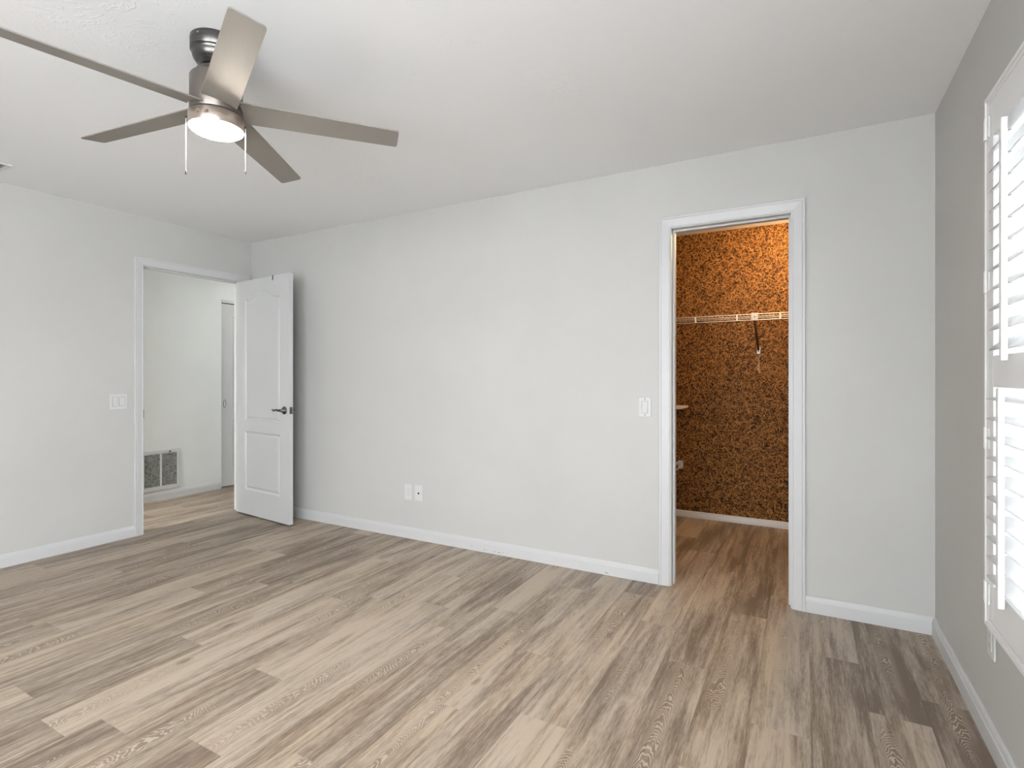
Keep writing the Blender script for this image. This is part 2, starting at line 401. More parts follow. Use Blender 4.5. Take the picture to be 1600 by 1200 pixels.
# casing 2 sits against the corner: right leg narrower would hit the back wall, so it stops at the corner
casing('trim_3', 'y', -0.914, -0.086, 2.066, 0, 1)
casing('trim_4', 'y', -0.914, -0.086, 2.066, -0.11, -1)
def jamb_x(name, x0, x1, zt, y0, y1, stop):
    bm = B(); t = 0.012
    box(bm, x0-t, x0, y0, y1, 0, zt); box(bm, x1, x1+t, y0, y1, 0, zt); box(bm, x0-t, x1+t, y0, y1, zt, zt+t)
    s0, s1 = stop
    box(bm, x0, x0+0.010, s0, s1, 0, zt); box(bm, x1-0.010, x1, s0, s1, 0, zt); box(bm, x0+0.010, x1-0.010, s0, s1, zt-0.010, zt)
    return struct(name, bm, M['trim'])
jamb_x('trim_5', 3.784, 4.394, 2.063, 0.0, 0.11, (0.045, 0.085))
bm = B(); t = 0.011; y0, y1, zt = -0.914, -0.089, 2.064
box(bm, -0.11, 0, y0-t, y0, 0, zt); box(bm, -0.11, 0, y1, y1+t, 0, zt); box(bm, -0.11, 0, y0-t, y1+t, zt, zt+t)
box(bm, -0.075, -0.040, y0, y0+0.010, 0, zt); box(bm, -0.075, -0.040, y1-0.010, y1, 0, zt); box(bm, -0.075, -0.040, y0+.01, y1-.01, zt-0.010, zt)
tj = struct('trim_6', bm, M['trim'])
bm = B(); box(bm, -0.030, 0.001, y0-0.0005, y0+0.002, 0.895, 0.960); obj('strike_plate', bm, M['bronze'], tj)
bm = B(); box(bm, 0.0, 0.0125, y0-0.002, y0+0.0008, 0.895, 0.958); obj('strike_lip', bm, M['bronze'], tj)

# ------------------------------------------------------------ panel doors
def panel_door(name, w, h, th, panels, mat, right_margin=None):
    """slab with real recessed mouldings; local x along width, y thickness (front face y=0, looks to -y), z up.
    panels: (x0, x1, z0, z1, arch)"""
    bm = B(); N = 24
    def contour(x0, x1, z0, z1, arch, ins):
        x0 += ins; x1 -= ins; z0 += ins; z1 -= ins
        pts = [(x0, z0), (x1, z0)]
        if not arch: pts += [(x1, z0+(z1-z0)*(k/N)) for k in (N/2,)] + [(x1, z1)] + [(x0, z1)] + [(x0, (z0+z1)/2)]; return pts
        for k in range(N+1):
            s = k/N; x = x1+(x0-x1)*s; c = abs(2*s-1)                # 1 at the shoulders, 0 at the apex
            if c > 0.80: e = 0
            else: e = 0.5+0.5*math.cos(PI*c/0.80)
            pts.append((x, z1+arch*e))
        return pts
    prof = [(0.0, 0.0), (0.006, 0.006), (0.012, 0.0095), (0.020, 0.0095), (0.030, 0.004), (0.036, 0.003)]
    for side, ys in ((0, 0.0), (1, th)):
        sg = 1 if side == 0 else -1
        outer = [bm.verts.new((x, ys, z)) for x, z in ((0, 0), (w, 0), (w, h), (0, h))]
        oe = [bm.edges.new((outer[i], outer[(i+1) % 4])) for i in range(4)]
        loops = []
        edges = list(oe)
        for (x0, x1, z0, z1, arch) in panels:
            rings = []
            for ins, dp in prof:
                rings.append([bm.verts.new((x, ys+sg*dp, z)) for x, z in contour(x0, x1, z0, z1, arch, ins)])
            n = len(rings[0])
            r0 = [bm.edges.new((rings[0][i], rings[0][(i+1) % n])) for i in range(n)]
            edges += r0
            for a, b in zip(rings, rings[1:]):
                for i in range(n): bm.faces.new((a[i], a[(i+1) % n], b[(i+1) % n], b[i]))
            bm.faces.new(rings[-1])
        bmesh.ops.triangle_fill(bm, use_beauty=True, use_dissolve=False, edges=edges)
        if side == 0: f_out = outer
        else:
            for i in range(4): bm.faces.new((f_out[i], f_out[(i+1) % 4], outer[(i+1) % 4], outer[i]))
    # triangle_fill may cover the panel holes; remove flat faces inside panels at the face plane
    kill = []
    for f in bm.faces:
        ys_ = [v.co.y for v in f.verts]
        if max(ys_)-min(ys_) < 1e-6 and (abs(ys_[0]) < 1e-6 or abs(ys_[0]-th) < 1e-6):
            c = f.calc_center_median()
            for (x0, x1, z0, z1, arch) in panels:
                if x0+1e-4 < c.x < x1-1e-4 and z0+1e-4 < c.z < z1-1e-4 and len(f.verts) == 3: kill.append(f); break
    bmesh.ops.delete(bm, geom=list(set(kill)), context='FACES_ONLY')
    return obj(name, bm, mat)
ANG = math.radians(-5.9)
DP = [(0.15, 0.685, 0.820, 1.873, 0.062), (0.15, 0.685, 0.215, 0.722, 0)]
door = panel_door('door_1', 0.811, 2.040, 0.035, DP, M['door'])
door.location = (0.005, -0.152, 0.012); door.rotation_euler = (0, 0, ANG); door['kind'] = 'structure'
# lever sets, both faces
def lever(sgn, y):
    bm = B(); hx, hz = 0.748, 0.925
    xf = Matrix.Translation((hx, y, hz)) @ Matrix.Rotation(sgn*PI/2, 4, 'X')
    lathe(bm, [(0.0325, 0), (0.0325, 0.004), (0.029, 0.009), (0.012, 0.011), (0.011, 0.040)], seg=32, xf=xf)
    s = -1 if sgn > 0 else 1
    yy = y + s*0.042
    pts = [(hx+0.006, yy, hz), (hx-0.02, yy, hz), (hx-0.045, yy+s*0.002, hz+0.004), (hx-0.068, yy, hz+0.003), (hx-0.088, yy-s*0.003, hz-0.004), (hx-0.105, yy-s*0.004, hz-0.001), (hx-0.116, yy-s*0.002, hz+0.006)]
    tube(bm, pts, [0.011, 0.010, 0.0085, 0.0075, 0.007, 0.006, 0.005], 12)
    return obj('lever_handle', bm, M['bronze'], door)
lever(1, 0.0); lever(-1, 0.035)
bm = B(); box(bm, 0.8105, 0.8122, 0.005, 0.030, 0.897, 0.953); box(bm, 0.812, 0.821, 0.011, 0.024, 0.915, 0.935); obj('latch_plate', bm, M['bronze'], door)
for z in (0.18, 1.02, 1.82):
    bm = B(); lathe(bm, [(0.006, 0), (0.006, 0.09)], (-0.004, 0.041, z), 16); box(bm, -0.0015, 0.001, 0.012, 0.036, z, z+0.09); obj('hinge', bm, M['bronze'], door)
# little dark hook clipped over the top of the door
bm = B(); box(bm, 0.575, 0.587, -0.0025, 0.0375, 2.041, 2.0435); box(bm, 0.575, 0.587, -0.0030, -0.0008, 2.008, 2.0435)
box(bm, 0.575, 0.587, 0.0358, 0.038, 2.020, 2.0435); box(bm, 0.578, 0.584, -0.0055, -0.0028, 2.000, 2.022)
hk = obj('over_door_hook', bm, M['bronze'], bevel=0.0008); hk.location = door.location; hk.rotation_euler = door.rotation_euler
tag(hk, 'small dark metal hook clipped over the top edge of the open white door', 'hook')

# hall closet door with an oval pull, recessed in its opening
d2 = panel_door('door_2', 0.90, 2.00, 0.035, [(0.16, 0.74, 0.83, 1.86, 0.05), (0.16, 0.74, 0.20, 0.72, 0)], M['door'])
d2.rotation_euler = (0, 0, PI/2); d2.location = (HX-0.012, 0.395, 0.014); d2['kind'] = 'structure'
bm = B(); tube(bm, [(0.068+0.013*math.cos(a), -0.0025, 0.905+0.042*math.sin(a)) for a in [2*PI*k/24 for k in range(25)]], 0.0026, 8); obj('pull_rim', bm, M['bronze'], d2)
bm = B(); xf = Matrix.Translation((0.068, 0, 0.905)) @ Matrix.Rotation(PI/2, 4, 'X'); rr = lathe(bm, [(0.0125, 0), (0.0125, 0.0015)], seg=24)
for v in bm.verts: v.co = Vector((0.068+v.co.x, -v.co.z, 0.905+v.co.y*3.2))
obj('pull_cup', bm, M['plastic'], d2)
bm = B(); box(bm, HX-0.012, HX+0.008, 0.42, 1.30, 2.022, 2.054)
box(bm, HX-0.11, HX, 1.295, 1.305, 0, 2.05); struct('trim_7', bm, M['trim'])
bm = B(); box(bm, HX-0.085, HX-0.006, 0.42, 1.295, 2.014, 2.021); struct('trim_shadow_gap', bm, M['black'])  # black strip painted as the shadow gap over the hall closet door

# ------------------------------------------------------------ hall return-air grille
g = empty('return_air_grille', (HX, -0.205, 0.10))
bm = B(); W2, H2 = 0.183, 0.392
box(bm, 0, 0.012, -W2, W2, 0, 0.038); box(bm, 0, 0.012, -W2, W2, H2-0.038, H2)
box(bm, 0, 0.012, -W2, -W2+0.030, 0.038, H2-0.038); box(bm, 0, 0.012, W2-0.030, W2, 0.038, H2-0.038)
box(bm, 0, 0.010, -0.009, 0.009, 0.038, H2-0.038)
obj('frame', bm, M['plastic'], g, bevel=0.0015)
bm = B(); box(bm, -0.001, 0.002, -W2+0.02, W2-0.02, 0.02, H2-0.02); obj('filter_panel', bm, M['filt'], g)
bm = B()
for s in (-1, 1):
    for k in range(24):
        z = 0.046+k*0.0128; a, b = (0.009, W2-0.030) if s > 0 else (-W2+0.030, -0.009)
        vs_ = [bm.verts.new(p) for p in ((0.0025, a, z), (0.0025, b, z), (0.009, b, z-0.005), (0.009, a, z-0.005))]
        bm.faces.new(vs_); vs2 = [bm.verts.new(v.co+Vector((0, 0, 0.0016))) for v in vs_]; bm.faces.new(vs2[::-1])
        for i in range(4): bm.faces.new((vs_[i], vs_[(i+1) % 4], vs2[(i+1) % 4], vs2[i]))
obj('slats', bm, M['filt'], g)
bm = B(); lathe(bm, [(0.008, 0), (0.007, 0.006)], seg=16, xf=Matrix.Translation((0.012, 0.082, H2-0.022)) @ Matrix.Rotation(PI/2, 4, 'Y')); obj('latch_knob', bm, M['dark'], g)
tag(g, 'white return air grille with two grey filter panes low on the hallway wall', 'vent')

# ------------------------------------------------------------ ceiling register
g = empty('ceiling_register', (0.27, -1.99, H))
bm = B(); a, b = 0.145, 0.17
box(bm, -a, a, -b, -b+0.022, -0.008, 0); box(bm, -a, a, b-0.022, b, -0.008, 0); box(bm, -a, -a+0.022, -b+0.022, b-0.022, -0.008, 0); box(bm, a-0.022, a, -b+0.022, b-0.022, -0.008, 0)
obj('frame', bm, M['plastic'], g, bevel=0.0015)
bm = B(); box(bm, -a+0.02, a-0.02, -b+0.02, b-0.02, -0.001, -0.0004); obj('duct_opening', bm, M['dark'], g)
for k in range(9):
    x = -a+0.04+k*0.026; bm = B(); prism(bm, [(x, -0.002), (x+0.0015, -0.002), (x+0.012, -0.010), (x+0.0105, -0.010)], -b+0.022, b-0.022, 'y'); obj('vane', bm, M['plastic'], g)
tag(g, 'white ceiling air register with dark slots at the left edge of the photo', 'vent')

# ------------------------------------------------------------ wall plates (local: x across, -y out of the wall, z up)
def plate(name, w, h, loc, rz):
    g = empty(name, loc, rz); bm = B()
    vs_ = box(bm, -w/2, w/2, -0.006, 0, -h/2, h/2)
    obj('cover_plate', bm, M['plastic'], g, bevel=0.0025); return g
def screw(g, x, z, mat='plastic'):
    bm = B(); lathe(bm, [(0.0032, 0), (0.0028, 0.001)], seg=12, xf=Matrix.Translation((x, -0.006, z)) @ Matrix.Rotation(PI/2, 4, 'X')); obj('screw', bm, M[mat], g)
def rocker(g, x, tilt):
    bm = B(); box(bm, x-0.0185, x+0.0185, -0.0065, -0.0058, -0.0355, 0.0355); obj('rocker_recess', bm, M['filt'] if tilt else M['plastic'], g)
    d0, d1 = (0.0075, 0.0125) if tilt >= 0 else (0.0125, 0.0075)
    bm = B(); prism(bm, [(-0.0058, -0.0335), (-d1, -0.0335), (-0.0080, 0.0), (-d0, 0.0335), (-0.0058, 0.0335)], x-0.0165, x+0.0165, 'x')
    obj('rocker', bm, M['plastic'], g, bevel=0.0006)
s = plate('light_switch', 0.118, 0.119, (0, -1.082, 1.026), PI/2)
for x, tl in ((-0.023, 0.3), (0.023, 1)): rocker(s, x, tl); screw(s, x, 0.047); screw(s, x, -0.047)
tag(s, 'white double rocker light switch on the left wall beside the open doorway', 'light switch')
s = plate('light_switch', 0.074, 0.119, (3.632, 0, 1.030), 0); rocker(s, 0, 1); screw(s, 0, 0.047, 'bronze'); screw(s, 0, -0.047, 'bronze')
bm = B(); box(bm, -0.0175, -0.0160, -0.0085, -0.0065, -0.005, 0.034); obj('dimmer_slider', bm, M['filt'], s)
tag(s, 'white single rocker light switch beside the closet opening', 'light switch')
def outlet(loc, rz, label, faces=True, group=None):
    s = plate('power_outlet', 0.072, 0.116, loc, rz); bm = B(); box(bm, -0.0165, 0.0165, -0.0085, -0.0058, -0.0335, 0.0335); obj('socket_face', bm, M['plastic'], s, bevel=0.001)
    bm = B()
    for z in (0.017, -0.017):
        box(bm, -0.0075, -0.0058, -0.0090, -0.0082, z-0.002, z+0.006); box(bm, 0.0058, 0.0075, -0.0090, -0.0082, z-0.002, z+0.006); box(bm, -0.002, 0.002, -0.0090, -0.0082, z-0.009, z-0.005)
    obj('socket_slot', bm, M['filt'], s); screw(s, 0, 0.047); screw(s, 0, -0.047)
    return tag(s, label, 'outlet')
outlet((1.850, 0, 0.345), 0, 'white double socket outlet, left one of the pair low on the long back wall')
outlet((W, -0.872, 0.352), -PI/2, 'white wall outlet just below the shuttered window')
s = plate('cable_jack', 0.072, 0.116, (1.948, 0, 0.345), 0)
bm = B(); xf = Matrix.Translation((0, -0.006, 0)) @ Matrix.Rotation(PI/2, 4, 'X'); lathe(bm, [(0.0062, 0), (0.0062, 0.006), (0.0045, 0.008)], seg=20, xf=xf); obj('coax_socket', bm, M['dark'], s); screw(s, 0, 0.042); screw(s, 0, -0.042)
tag(s, 'white wall plate with a black coax socket, right of the double socket outlet', 'cable outlet')

# ------------------------------------------------------------ ceiling fan
FX, FY = 2.557, -1.9406
fan = empty('ceiling_fan', (FX, FY, H)); Z = lambda z: z-H
bm = B(); lathe(bm, [(0.082, 0), (0.085, -0.001), (0.086, -0.006), (0.0855, -0.046), (0.082, -0.0495), (0.0795, -0.051), (0.0795, -0.061), (0.0755, -0.074), (0.067, -0.085), (0.062, -0.0865), (0.061, -0.0895), (0.057, -0.0905), (0.055, -0.0945), (0.044, -0.100), (0.041, -0.100), (0.040, -0.094)], seg=72); obj('canopy', bm, M['canopy'], fan)
for a in (-75, 15, 105, 195):
    bm = B(); a_ = math.radians(a); lathe(bm, [(0.0035, 0), (0.003, 0.0015)], seg=12, xf=Matrix.Translation((0.0855*math.cos(a_), 0.0855*math.sin(a_), -0.014)) @ Matrix.Rotation(a_, 4, 'Z') @ Matrix.Rotation(PI/2, 4, 'Y')); obj('canopy_screw', bm, M['satin'], fan)
bm = B(); lathe(bm, [(0.012, -0.075), (0.033, -0.085), (0.037, -0.096), (0.030, -0.108), (0.013, -0.113), (0.013, -0.135), (0.030, -0.120), (0.030, -0.118)][:6], seg=40); obj('hanger_ball', bm, M['dark'], fan)
bm = B(); lathe(bm, [(0.018, -0.108), (0.062, -0.112), (0.066, -0.116), (0.067, -0.130), (0.076, -0.133), (0.084, -0.137), (0.087, -0.143), (0.0875, -0.269), (0.0865, -0.2705), (0.060, -0.2705), (0.02, -0.2705)], seg=96); obj('motor_housing', bm, M['nickel'], fan)
bm = B(); lathe(bm, [(0.0845, -0.2702), (0.0845, -0.2757)], seg=96); obj('dark_slot', bm, M['dark'], fan)
bm = B(); lathe(bm, [(0.05, -0.2755), (0.091, -0.2755), (0.0925, -0.277), (0.0925, -0.321), (0.0915, -0.3225), (0.05, -0.3225)], seg=96); lk = obj('light_kit', bm, M['satin'], fan)
bm = B(); lathe(bm, [(0.0900, -0.3215), (0.0895, -0.3235), (0.0870, -0.3265), (0.0800, -0.3315), (0.066, -0.3375), (0.045, -0.3425), (0.025, -0.3455), (0.015, -0.3465), (0.001, -0.3466)], seg=96, caps=False); obj('light_diffuser', bm, M['led'], fan)
# blades
def blade_mesh():
    bm = B(); N, K = 28, 8; R0, R1 = 0.088, 0.657; pitch = -0.2168; th = 0.0045
    def pt(u, v, top):                       # u 0..1 along, v -1..1 across
        r = R0+(R1-R0)*u
        hw = 0.0585-0.0095*u
        e = (1-u)*(R1-R0)
        rc = 0.012
        if e < rc: hw -= rc-math.sqrt(max(rc*rc-(rc-e)**2, 0))
        s = (r-R0)
        if s < 0.03: r -= 0
        rr = r + (0.016*(v*v)-0.004)*(1-u)*0.0
        # root end follows the round housing
        rr = r if u > 0.001 else math.sqrt(max(0.088**2-(hw*v)**2*0.55, 0.004))
        z = Z(2.189)-0.020*u
        a = hw*v
        return Vector((rr, a*math.cos(pitch), z+a*math.sin(pitch)+(th if top else 0)))
    us = [0]+[0.03+0.93*k/(N-5) for k in range(N-4)]+[0.97, 0.985, 0.993, 0.998, 1.0]
    vsn = [-1+2*k/K for k in range(K+1)]
    T = [[bm.verts.new(pt(u, v, 1)) for v in vsn] for u in us]; Bo = [[bm.verts.new(pt(u, v, 0)) for v in vsn] for u in us]
    n = len(us)
    for i in range(n-1):
        for k in range(K):
            bm.faces.new((T[i][k], T[i+1][k], T[i+1][k+1], T[i][k+1])).smooth = False
            bm.faces.new((Bo[i][k+1], Bo[i+1][k+1], Bo[i+1][k], Bo[i][k])).smooth = False
        bm.faces.new((T[i][0], Bo[i][0], Bo[i+1][0], T[i+1][0])); bm.faces.new((T[i][K], T[i+1][K], Bo[i+1][K], Bo[i][K]))
    for k in range(K):
        bm.faces.new((T[0][k+1], T[0][k], Bo[0][k], Bo[0][k+1])) if False else bm.faces.new((T[0][k], T[0][k+1], Bo[0][k+1], Bo[0][k]))
        bm.faces.new((T[-1][k+1], T[-1][k], Bo[-1][k], Bo[-1][k+1]))
    return bm
first = None
for k in range(5):
    if first is None: first = b = obj('blade', blade_mesh(), M['blade'], fan)
    else: b = first.copy(); C.objects.link(b); b.parent = fan
    b.rotation_euler = (0, 0, 0.808+k*2*PI/5)
# badge with its lettering on the light kit
ab = math.radians(-62)
XB = Matrix.Translation((0.0925*math.cos(ab), 0.0925*math.sin(ab), -0.297)) @ Matrix.Rotation(ab+PI/2, 4, 'Z')
def pill(w, h, y0, y1, mat, par):
    bm = B(); pts = []
    for cx_, a0 in ((w/2-h/2, -PI/2), (-w/2+h/2, PI/2)):
        for k in range(9): a = a0+PI*k/8; pts.append((cx_+h/2*math.cos(a), h/2*math.sin(a)))
    prism(bm, pts, y0, y1, 'y')
    for v in bm.verts:
        th_ = v.co.x/0.0925; rr = 0.0925-v.co.y
        v.co = Vector((rr*math.sin(th_), 0.0925-rr*math.cos(th_), v.co.z))
        v.co = XB @ v.co
    return obj('badge' if mat == 'badge_edge' else 'badge_field', bm, M[mat], par)
bd = pill(0.050, 0.0135, -0.0016, 0.0002, 'badge_edge', fan)
bf = pill(0.0465, 0.0105, -0.0019, -0.001, 'badge', bd)
cu = bpy.data.curves.new('lettering', 'FONT'); cu.body = 'HUNTER'; cu.size = 0.0100; cu.align_x = 'CENTER'; cu.align_y = 'CENTER'; cu.extrude = 0.0002; cu.offset = 0.00012
to = bpy.data.objects.new('lettering_curve', cu); C.objects.link(to)
dg = bpy.context.evaluated_depsgraph_get(); me = bpy.data.meshes.new_from_object(to.evaluated_get(dg)); bpy.data.objects.remove(to)
for v in me.vertices:
    x = v.co.x*0.93; th_ = x/0.0925; rr = 0.0925+0.0021+v.co.z
    v.co = XB @ Vector((rr*math.sin(th_), 0.0925-rr*math.cos(th_), v.co.y))
me.materials.clear(); me.materials.append(M['badge_edge']); le = bpy.data.objects.new('lettering', me); C.objects.link(le); le.parent = bd
# pull cords
for az, zt, ze in ((-118, -0.3005, -0.497), (48, -0.3005, -0.463)):
    a = math.radians(az); px, py = 0.0965*math.cos(a), 0.0965*math.sin(a)
    bm = B(); tube(bm, [(0.090*math.cos(a), 0.090*math.sin(a), zt), (0.0985*math.cos(a), 0.0985*math.sin(a), zt-0.001)], 0.0034, 12); obj('grommet', bm, M['dark'], fan)
    bm = B(); tube(bm, [(px, py, zt-0.001), (px, py, zt-0.04), (px, py, ze)], 0.0013, 8); cd = obj('pull_cord', bm, M['cord'], fan)
    bm = B(); lathe(bm, [(0.0008, ze+0.004), (0.0021, ze+0.001), (0.0024, ze-0.006), (0.0012, ze-0.011)], (px, py, 0), 12); obj('cord_tip', bm, M['dark'], cd)
tag(fan, 'brushed nickel five blade ceiling fan with lit round lamp and two pull cords', 'ceiling fan')

# ------------------------------------------------------------ window with plantation shutters (right wall)
win = empty('window_1', (W+0.1, -1.43, 0.45)); win['kind'] = 'structure'
bm = B(); ya, yb = WY0+1.43, WY1+1.43; h = WZ1-WZ0
box(bm, 0, 0.06, ya, ya+0.04, 0, h); box(bm, 0, 0.06, yb-0.04, yb, 0, h); box(bm, 0, 0.06, ya+0.04, yb-0.04, 0, 0.05); box(bm, 0, 0.06, ya+0.04, yb-0.04, h-0.05, h); box(bm, 0.005, 0.055, ya+0.04, yb-0.04, h/2-0.02, h/2+0.02)
obj('window_frame', bm, M['shutter'], win)
bm = B(); box(bm, 0.028, 0.032, ya+0.03, yb-0.03, 0.03, h-0.03); obj('pane', bm, M['dimmed'], win)  # dark tint added to cut the daylight on the louvers
# L-frame of the shutters
bm = B(); fy_a, fy_b, fz_a, fz_b = -1.935, -0.930, 0.420, 2.084; xf_, xb_ = 4.962, W
def ring(bm, y0, y1, z0, z1, wd, x0, x1):
    box(bm, x0, x1, y0, y0+wd, z0, z1); box(bm, x0, x1, y1-wd, y1, z0, z1); box(bm, x0, x1, y0+wd, y1-wd, z0, z0+wd); box(bm, x0, x1, y0+wd, y1-wd, z1-wd, z1)
ring(bm, fy_a, fy_b, fz_a, fz_b, 0.030, xf_, xb_); ring(bm, fy_a+0.004, fy_b-0.004, fz_a+0.004, fz_b-0.004, 0.012, xf_-0.004, xf_)
struct('trim_8', bm, M['shutter'], bevel=0.0015)
def shutter(yh, yf, label):
    """panel hinged at yh, running to yf (y decreasing)"""
    g = empty('plantation_shutter', (4.975, yh, 0.452)); s = -1 if yf < yh else 1; w = abs(yf-yh); t = 0.014; hh = 2.052-0.452
    Y = lambda a: s*a
    def bb(name, a0, a1, z0, z1, bev=0.002):
        bm = B(); box(bm, -t, t, min(Y(a0), Y(a1)), max(Y(a0), Y(a1)), z0, z1); return obj(name, bm, M['shutter'], g, bevel=bev)
    st = 0.052
    bb('stile', 0.002, st, 0.002, hh-0.002); bb('stile', w-st, w-0.002, 0.002, hh-0.002)
    zb, m0, m1, ztp = 0.115, 0.722, 0.818, 1.487
    bb('bottom_rail', st, w-st, 0.002, zb); bb('middle_rail', st, w-st, m0, m1); bb('top_rail', st, w-st, ztp, hh-0.002)
    prof = [(0.0315*math.cos(a), 0.0052*math.sin(a)) for a in [2*PI*k/20 for k in range(20)]]
    proto = None
    def louvers(z0, z1, n, ang):
        nonlocal proto
        zs = [z0+(z1-z0)*(k+0.5)/n for k in range(n)]
        for z in zs:
            if proto is None:
                bm = B(); prism(bm, prof, min(Y(st+0.001), Y(w-st-0.001)), max(Y(st+0.001), Y(w-st-0.001)), 'y'); o = proto = obj('louver', bm, M['shutter'], g)
                for p in o.data.polygons: p.use_smooth = len(p.vertices) == 4
            else: o = proto.copy(); C.objects.link(o); o.parent = g
            o.location = (0, 0, z); o.rotation_euler = (0, ang, 0)
        xe = -0.0315*math.cos(ang); ze = 0.0315*math.sin(ang)
        # tilt bar with its staples
        bm = B(); box(bm, xe-0.018, xe-0.003, Y(w/2)-0.010, Y(w/2)+0.010, zs[0]+ze-0.035, zs[-1]+ze+0.035); tb = obj('tilt_bar', bm, M['shutter'], g, bevel=0.003)
        for z in zs:
            bm = B(); tube(bm, [(xe-0.006, Y(w/2), z+ze), (xe+0.006, Y(w/2), z+ze)], 0.0011, 6)
            obj('staple', bm, M['canopy'], tb)
    louvers(zb+0.004, m0-0.004, 10, math.radians(-4)); louvers(m1+0.004, ztp-0.004, 11, math.radians(-38))
    for z in (0.080, 0.562, 1.050, 1.528):
        bm = B(); yc = Y(-0.003)
        lathe(bm, [(0.0045, 0), (0.0045, 0.068)], (-0.0185, yc, z-0.034), 14); box(bm, -0.0175, -0.0142, min(yc, Y(0.02)), max(yc, Y(0.02)), z-0.032, z+0.032)
        box(bm, -0.0195, -0.0172, min(yc, yc-Y(0.022)), max(yc, yc-Y(0.022)), z-0.032, z+0.032); o = obj('hinge', bm, M['shutter'], g, bevel=0.0008)
    return tag(g, label, 'window shutter')
shutter(-0.963, -1.430, 'white plantation shutter panel with open louvers, hinged nearest the back corner')
shutter(-1.902, -1.433, 'white plantation shutter panel on the camera side of the window')
# unseen window added behind the camera to fill the room with daylight
win = empty('window_fill_2', (3.85, YF-0.1, 0.05)); win['kind'] = 'structure'
bm = B()
box(bm, -0.95, -0.9, 0, 0.06, 0, 2.15); box(bm, 0.9, 0.95, 0, 0.06, 0, 2.15); box(bm, -0.9, 0.9, 0, 0.06, 0, 0.05); box(bm, -0.9, 0.9, 0, 0.06, 2.1, 2.15); box(bm, -0.03, 0.03, 0, 0.06, 0.05, 2.1)
obj('window_frame', bm, M['shutter'], win)
bm = B(); box(bm, -0.92, 0.92, 0.028, 0.032, 0.02, 2.13); obj('pane', bm, M['glass'], win)

win = empty('window_fill_3', (W+0.1, -4.40, 0.20)); win['kind'] = 'structure'  # unseen side window added to brighten the left wall
bm = B(); h = 2.0
box(bm, 0, 0.06, -1.0, -0.95, 0, h); box(bm, 0, 0.06, 0.95, 1.0, 0, h); box(bm, 0, 0.06, -0.95, 0.95, 0, 0.05); box(bm, 0, 0.06, -0.95, 0.95, h-0.05, h); box(bm, 0.005, 0.055, -0.02, 0.02, 0.05, h-0.05)
obj('window_frame', bm, M['shutter'], win)
bm = B(); box(bm, 0.028, 0.032, -0.97, 0.97, 0.03, h-0.03); obj('pane', bm, M['glass'], win)

# ------------------------------------------------------------ closet fittings
def wire_shelf(x0, x1, yb, yf, z, label, posts, clip=None):
    """wire shelf on the back wall: deck wires run front to back, a double front lip"""
    g = empty('wire_shelf', (x0, yb, z)); w = x1-x0; d = yf-yb
    bm = B(); r = 0.0028
    for y, zz, rr in ((-0.006, 0, 0.0028), (d*0.5, -0.002, 0.0028), (d, 0, 0.0036), (d, -0.045, 0.0036)): tube(bm, [(0, y, zz), (w, y, zz)], rr, 8)
    obj('rail', bm, M['wire'], g)
    bm = B(); n = int(w/0.026)
    for k in range(n+1):
        x = w*k/n; tube(bm, [(x, -0.006, 0.003), (x, d, 0.003)], 0.0013, 5)
    obj('deck_wire', bm, M['wire'], g)
    for x in posts:
        bm = B(); box(bm, x-x0-0.0055, x-x0+0.0055, d-0.006, d+0.004, -0.046, 0.001); obj('lip_upright', bm, M['wire'], g, bevel=0.001)
    if clip:
        cx_ = clip-x0
        bm = B(); box(bm, cx_-0.024, cx_+0.024, d-0.010, d-0.0045, -0.050, 0.008); o = obj('clip', bm, M['plastic'], g, bevel=0.002)
        bm = B(); lathe(bm, [(0.0045, 0), (0.004, 0.0015)], seg=12, xf=Matrix.Translation((cx_+0.001, d-0.010, -0.022)) @ Matrix.Rotation(PI/2, 4, 'X')); obj('clip_screw', bm, M['dark'], o)
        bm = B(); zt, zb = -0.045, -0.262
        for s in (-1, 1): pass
        tube(bm, [(cx_, d+0.004, zt), (cx_+0.007, -0.014, zb)], 0.008, 8); obj('brace', bm, M['brace'], g)  # dark brown puts the brace's shadow streak into its colour
        bm = B(); box(bm, cx_-0.005, cx_+0.021, -0.016, -0.001, zb-0.034, zb+0.004); box(bm, cx_+0.015, cx_+0.021, -0.018, -0.001, zb-0.03, zb+0.026); o = obj('brace_foot', bm, M['plastic'], g, bevel=0.002)
        bm = B(); lathe(bm, [(0.005, 0), (0.0045, 0.0015)], seg=12, xf=Matrix.Translation((cx_+0.007, -0.016, zb-0.012)) @ Matrix.Rotation(PI/2, 4, 'X')); obj('foot_screw', bm, M['dark'], o)
    return tag(g, label, 'shelf')
SY = 1.345
wire_shelf(3.20, 4.95, CB, SY, 1.692, 'long white wire shelf high on the brown strand board closet wall', (3.38, 3.686, 3.997, 4.297, 4.60), 4.122)
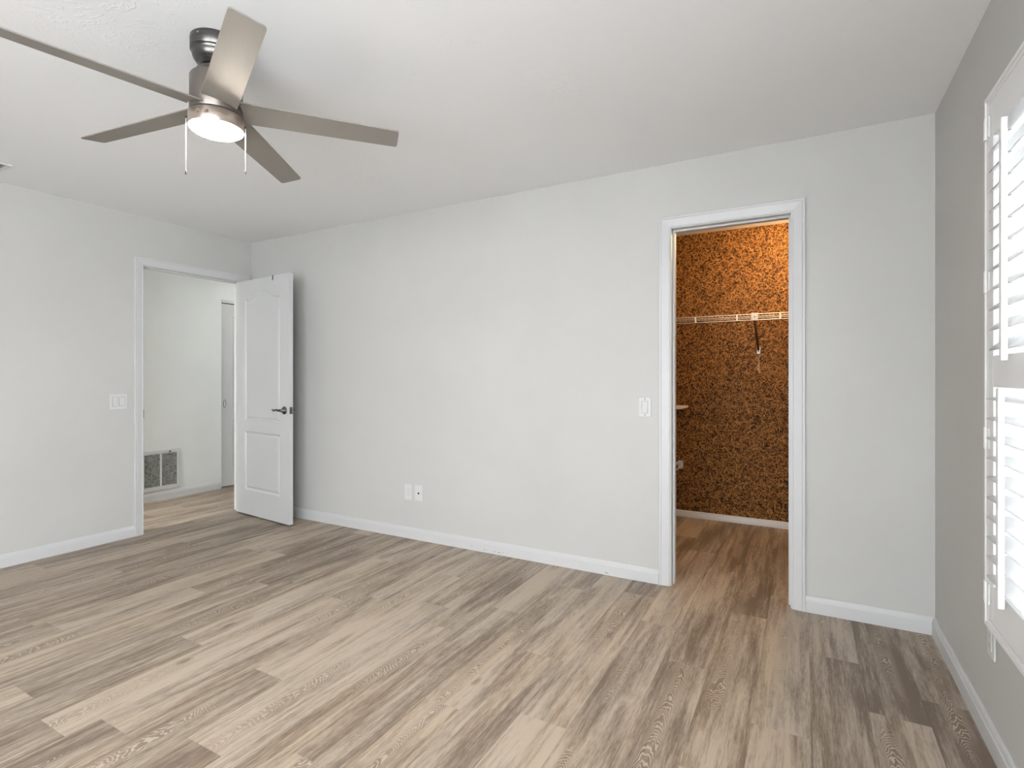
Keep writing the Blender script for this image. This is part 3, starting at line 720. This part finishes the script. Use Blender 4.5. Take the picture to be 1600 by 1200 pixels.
# lower wire shelf along the closet's left wall: only its end shows
g = empty('wire_shelf', (3.17, CB, 0.465)); bm = B(); L = 0.95
for x, z, r in ((0.006, 0, .0028), (0.16, -0.002, .0028), (0.335, 0, .004), (0.335, -0.045, .004)): tube(bm, [(x, -0.012, z), (x, -L, z)], r, 8)
obj('rail', bm, M['wire'], g)
bm = B()
for k in range(37): tube(bm, [(0.006, -0.02-0.0255*k, 0.003), (0.335, -0.02-0.0255*k, 0.003)], 0.0013, 5)
obj('deck_wire', bm, M['wire'], g)
bm = B(); box(bm, 0.318, 0.362, -0.006, 0, -0.052, 0.016); box(bm, 0.322, 0.346, -0.030, -0.006, -0.008, 0.006); box(bm, 0.322, 0.346, -0.030, -0.006, -0.052, -0.040); o = obj('end_bracket', bm, M['plastic'], g, bevel=0.002)
for z in (-0.040, 0.004):
    bm = B(); lathe(bm, [(0.004, 0), (0.0035, 0.0012)], seg=12, xf=Matrix.Translation((0.354, -0.006, z)) @ Matrix.Rotation(PI/2, 4, 'X')); obj('bracket_screw', bm, M['dark'], o)
tag(g, 'white wire shelf end low at the left of the closet, below the board shelf', 'shelf')
bm = B(); box(bm, 3.17, 3.575, CB-0.30, CB-0.001, 0.945, 0.963); sh = obj('board_shelf', bm, M['shelf'], bevel=0.0015)
tag(sh, 'pale board shelf end at the left of the closet, halfway up the wall', 'shelf')
# pale scraped streak on the strand board below the brace foot
random.seed(3); bm = B()
for k in range(26):
    t_ = k/25; x = 4.128+random.uniform(-0.012, 0.012)*(1-0.3*t_); z = 1.39-0.13*t_+random.uniform(-.006, .006); a = random.uniform(0.6, 2.4); l_ = random.uniform(0.006, 0.016)
    xf = Matrix.Translation((x, CB-0.0012, z)) @ Matrix.Rotation(a, 4, 'Y')
    box(bm, -l_, l_, -0.0008, 0.0008, -0.0025, 0.0025, xf=xf)
struct('trim_scrape', bm, M['scar'])
# ceiling lamp in the closet (behind the door head) and added hall fill lamps
lp = empty('ceiling_lamp', (4.43, 1.08, H))
bm = B(); lathe(bm, [(0.055, 0), (0.055, -0.012), (0.03, -0.022), (0.022, -0.045)], seg=32); obj('lamp_holder', bm, M['plastic'], lp)
bm = B(); lathe(bm, [(0.014, -0.045), (0.017, -0.055), (0.030, -0.080), (0.031, -0.095), (0.022, -0.112), (0.004, -0.118)], seg=24); obj('bulb', bm, M['bulb'], lp)
tag(lp, 'bare warm bulb in a white holder on the closet ceiling', 'lamp')
pl = bpy.data.lights.new('closet_bulb_light', 'POINT'); pl.energy = 18.5; pl.color = (1.0, 0.67, 0.32); pl.shadow_soft_size = 0.035
po = bpy.data.objects.new('closet_bulb_light', pl); C.objects.link(po); po.parent = lp; po.location = (0, 0, -0.16)
for y, lab in ((-2.9, 'added unseen round flush lamp at the far end of the hallway ceiling'), (1.12, 'added unseen round flush lamp on the hallway ceiling above the hall closet door')):  # both lamps added out of view to brighten the hall
    lp = empty('ceiling_lamp', (-0.36, y, H))
    bm = B(); lathe(bm, [(0.15, 0), (0.15, -0.02), (0.145, -0.022)], seg=40); obj('lamp_base', bm, M['plastic'], lp)
    bm = B(); lathe(bm, [(0.14, -0.022), (0.13, -0.05), (0.08, -0.08), (0.005, -0.09)], seg=40); obj('lamp_shade', bm, M['hallfill'] if y < 0 else M['hallfill_dim'], lp)
    tag(lp, lab, 'lamp', 'added flush lamps on the hallway ceiling')
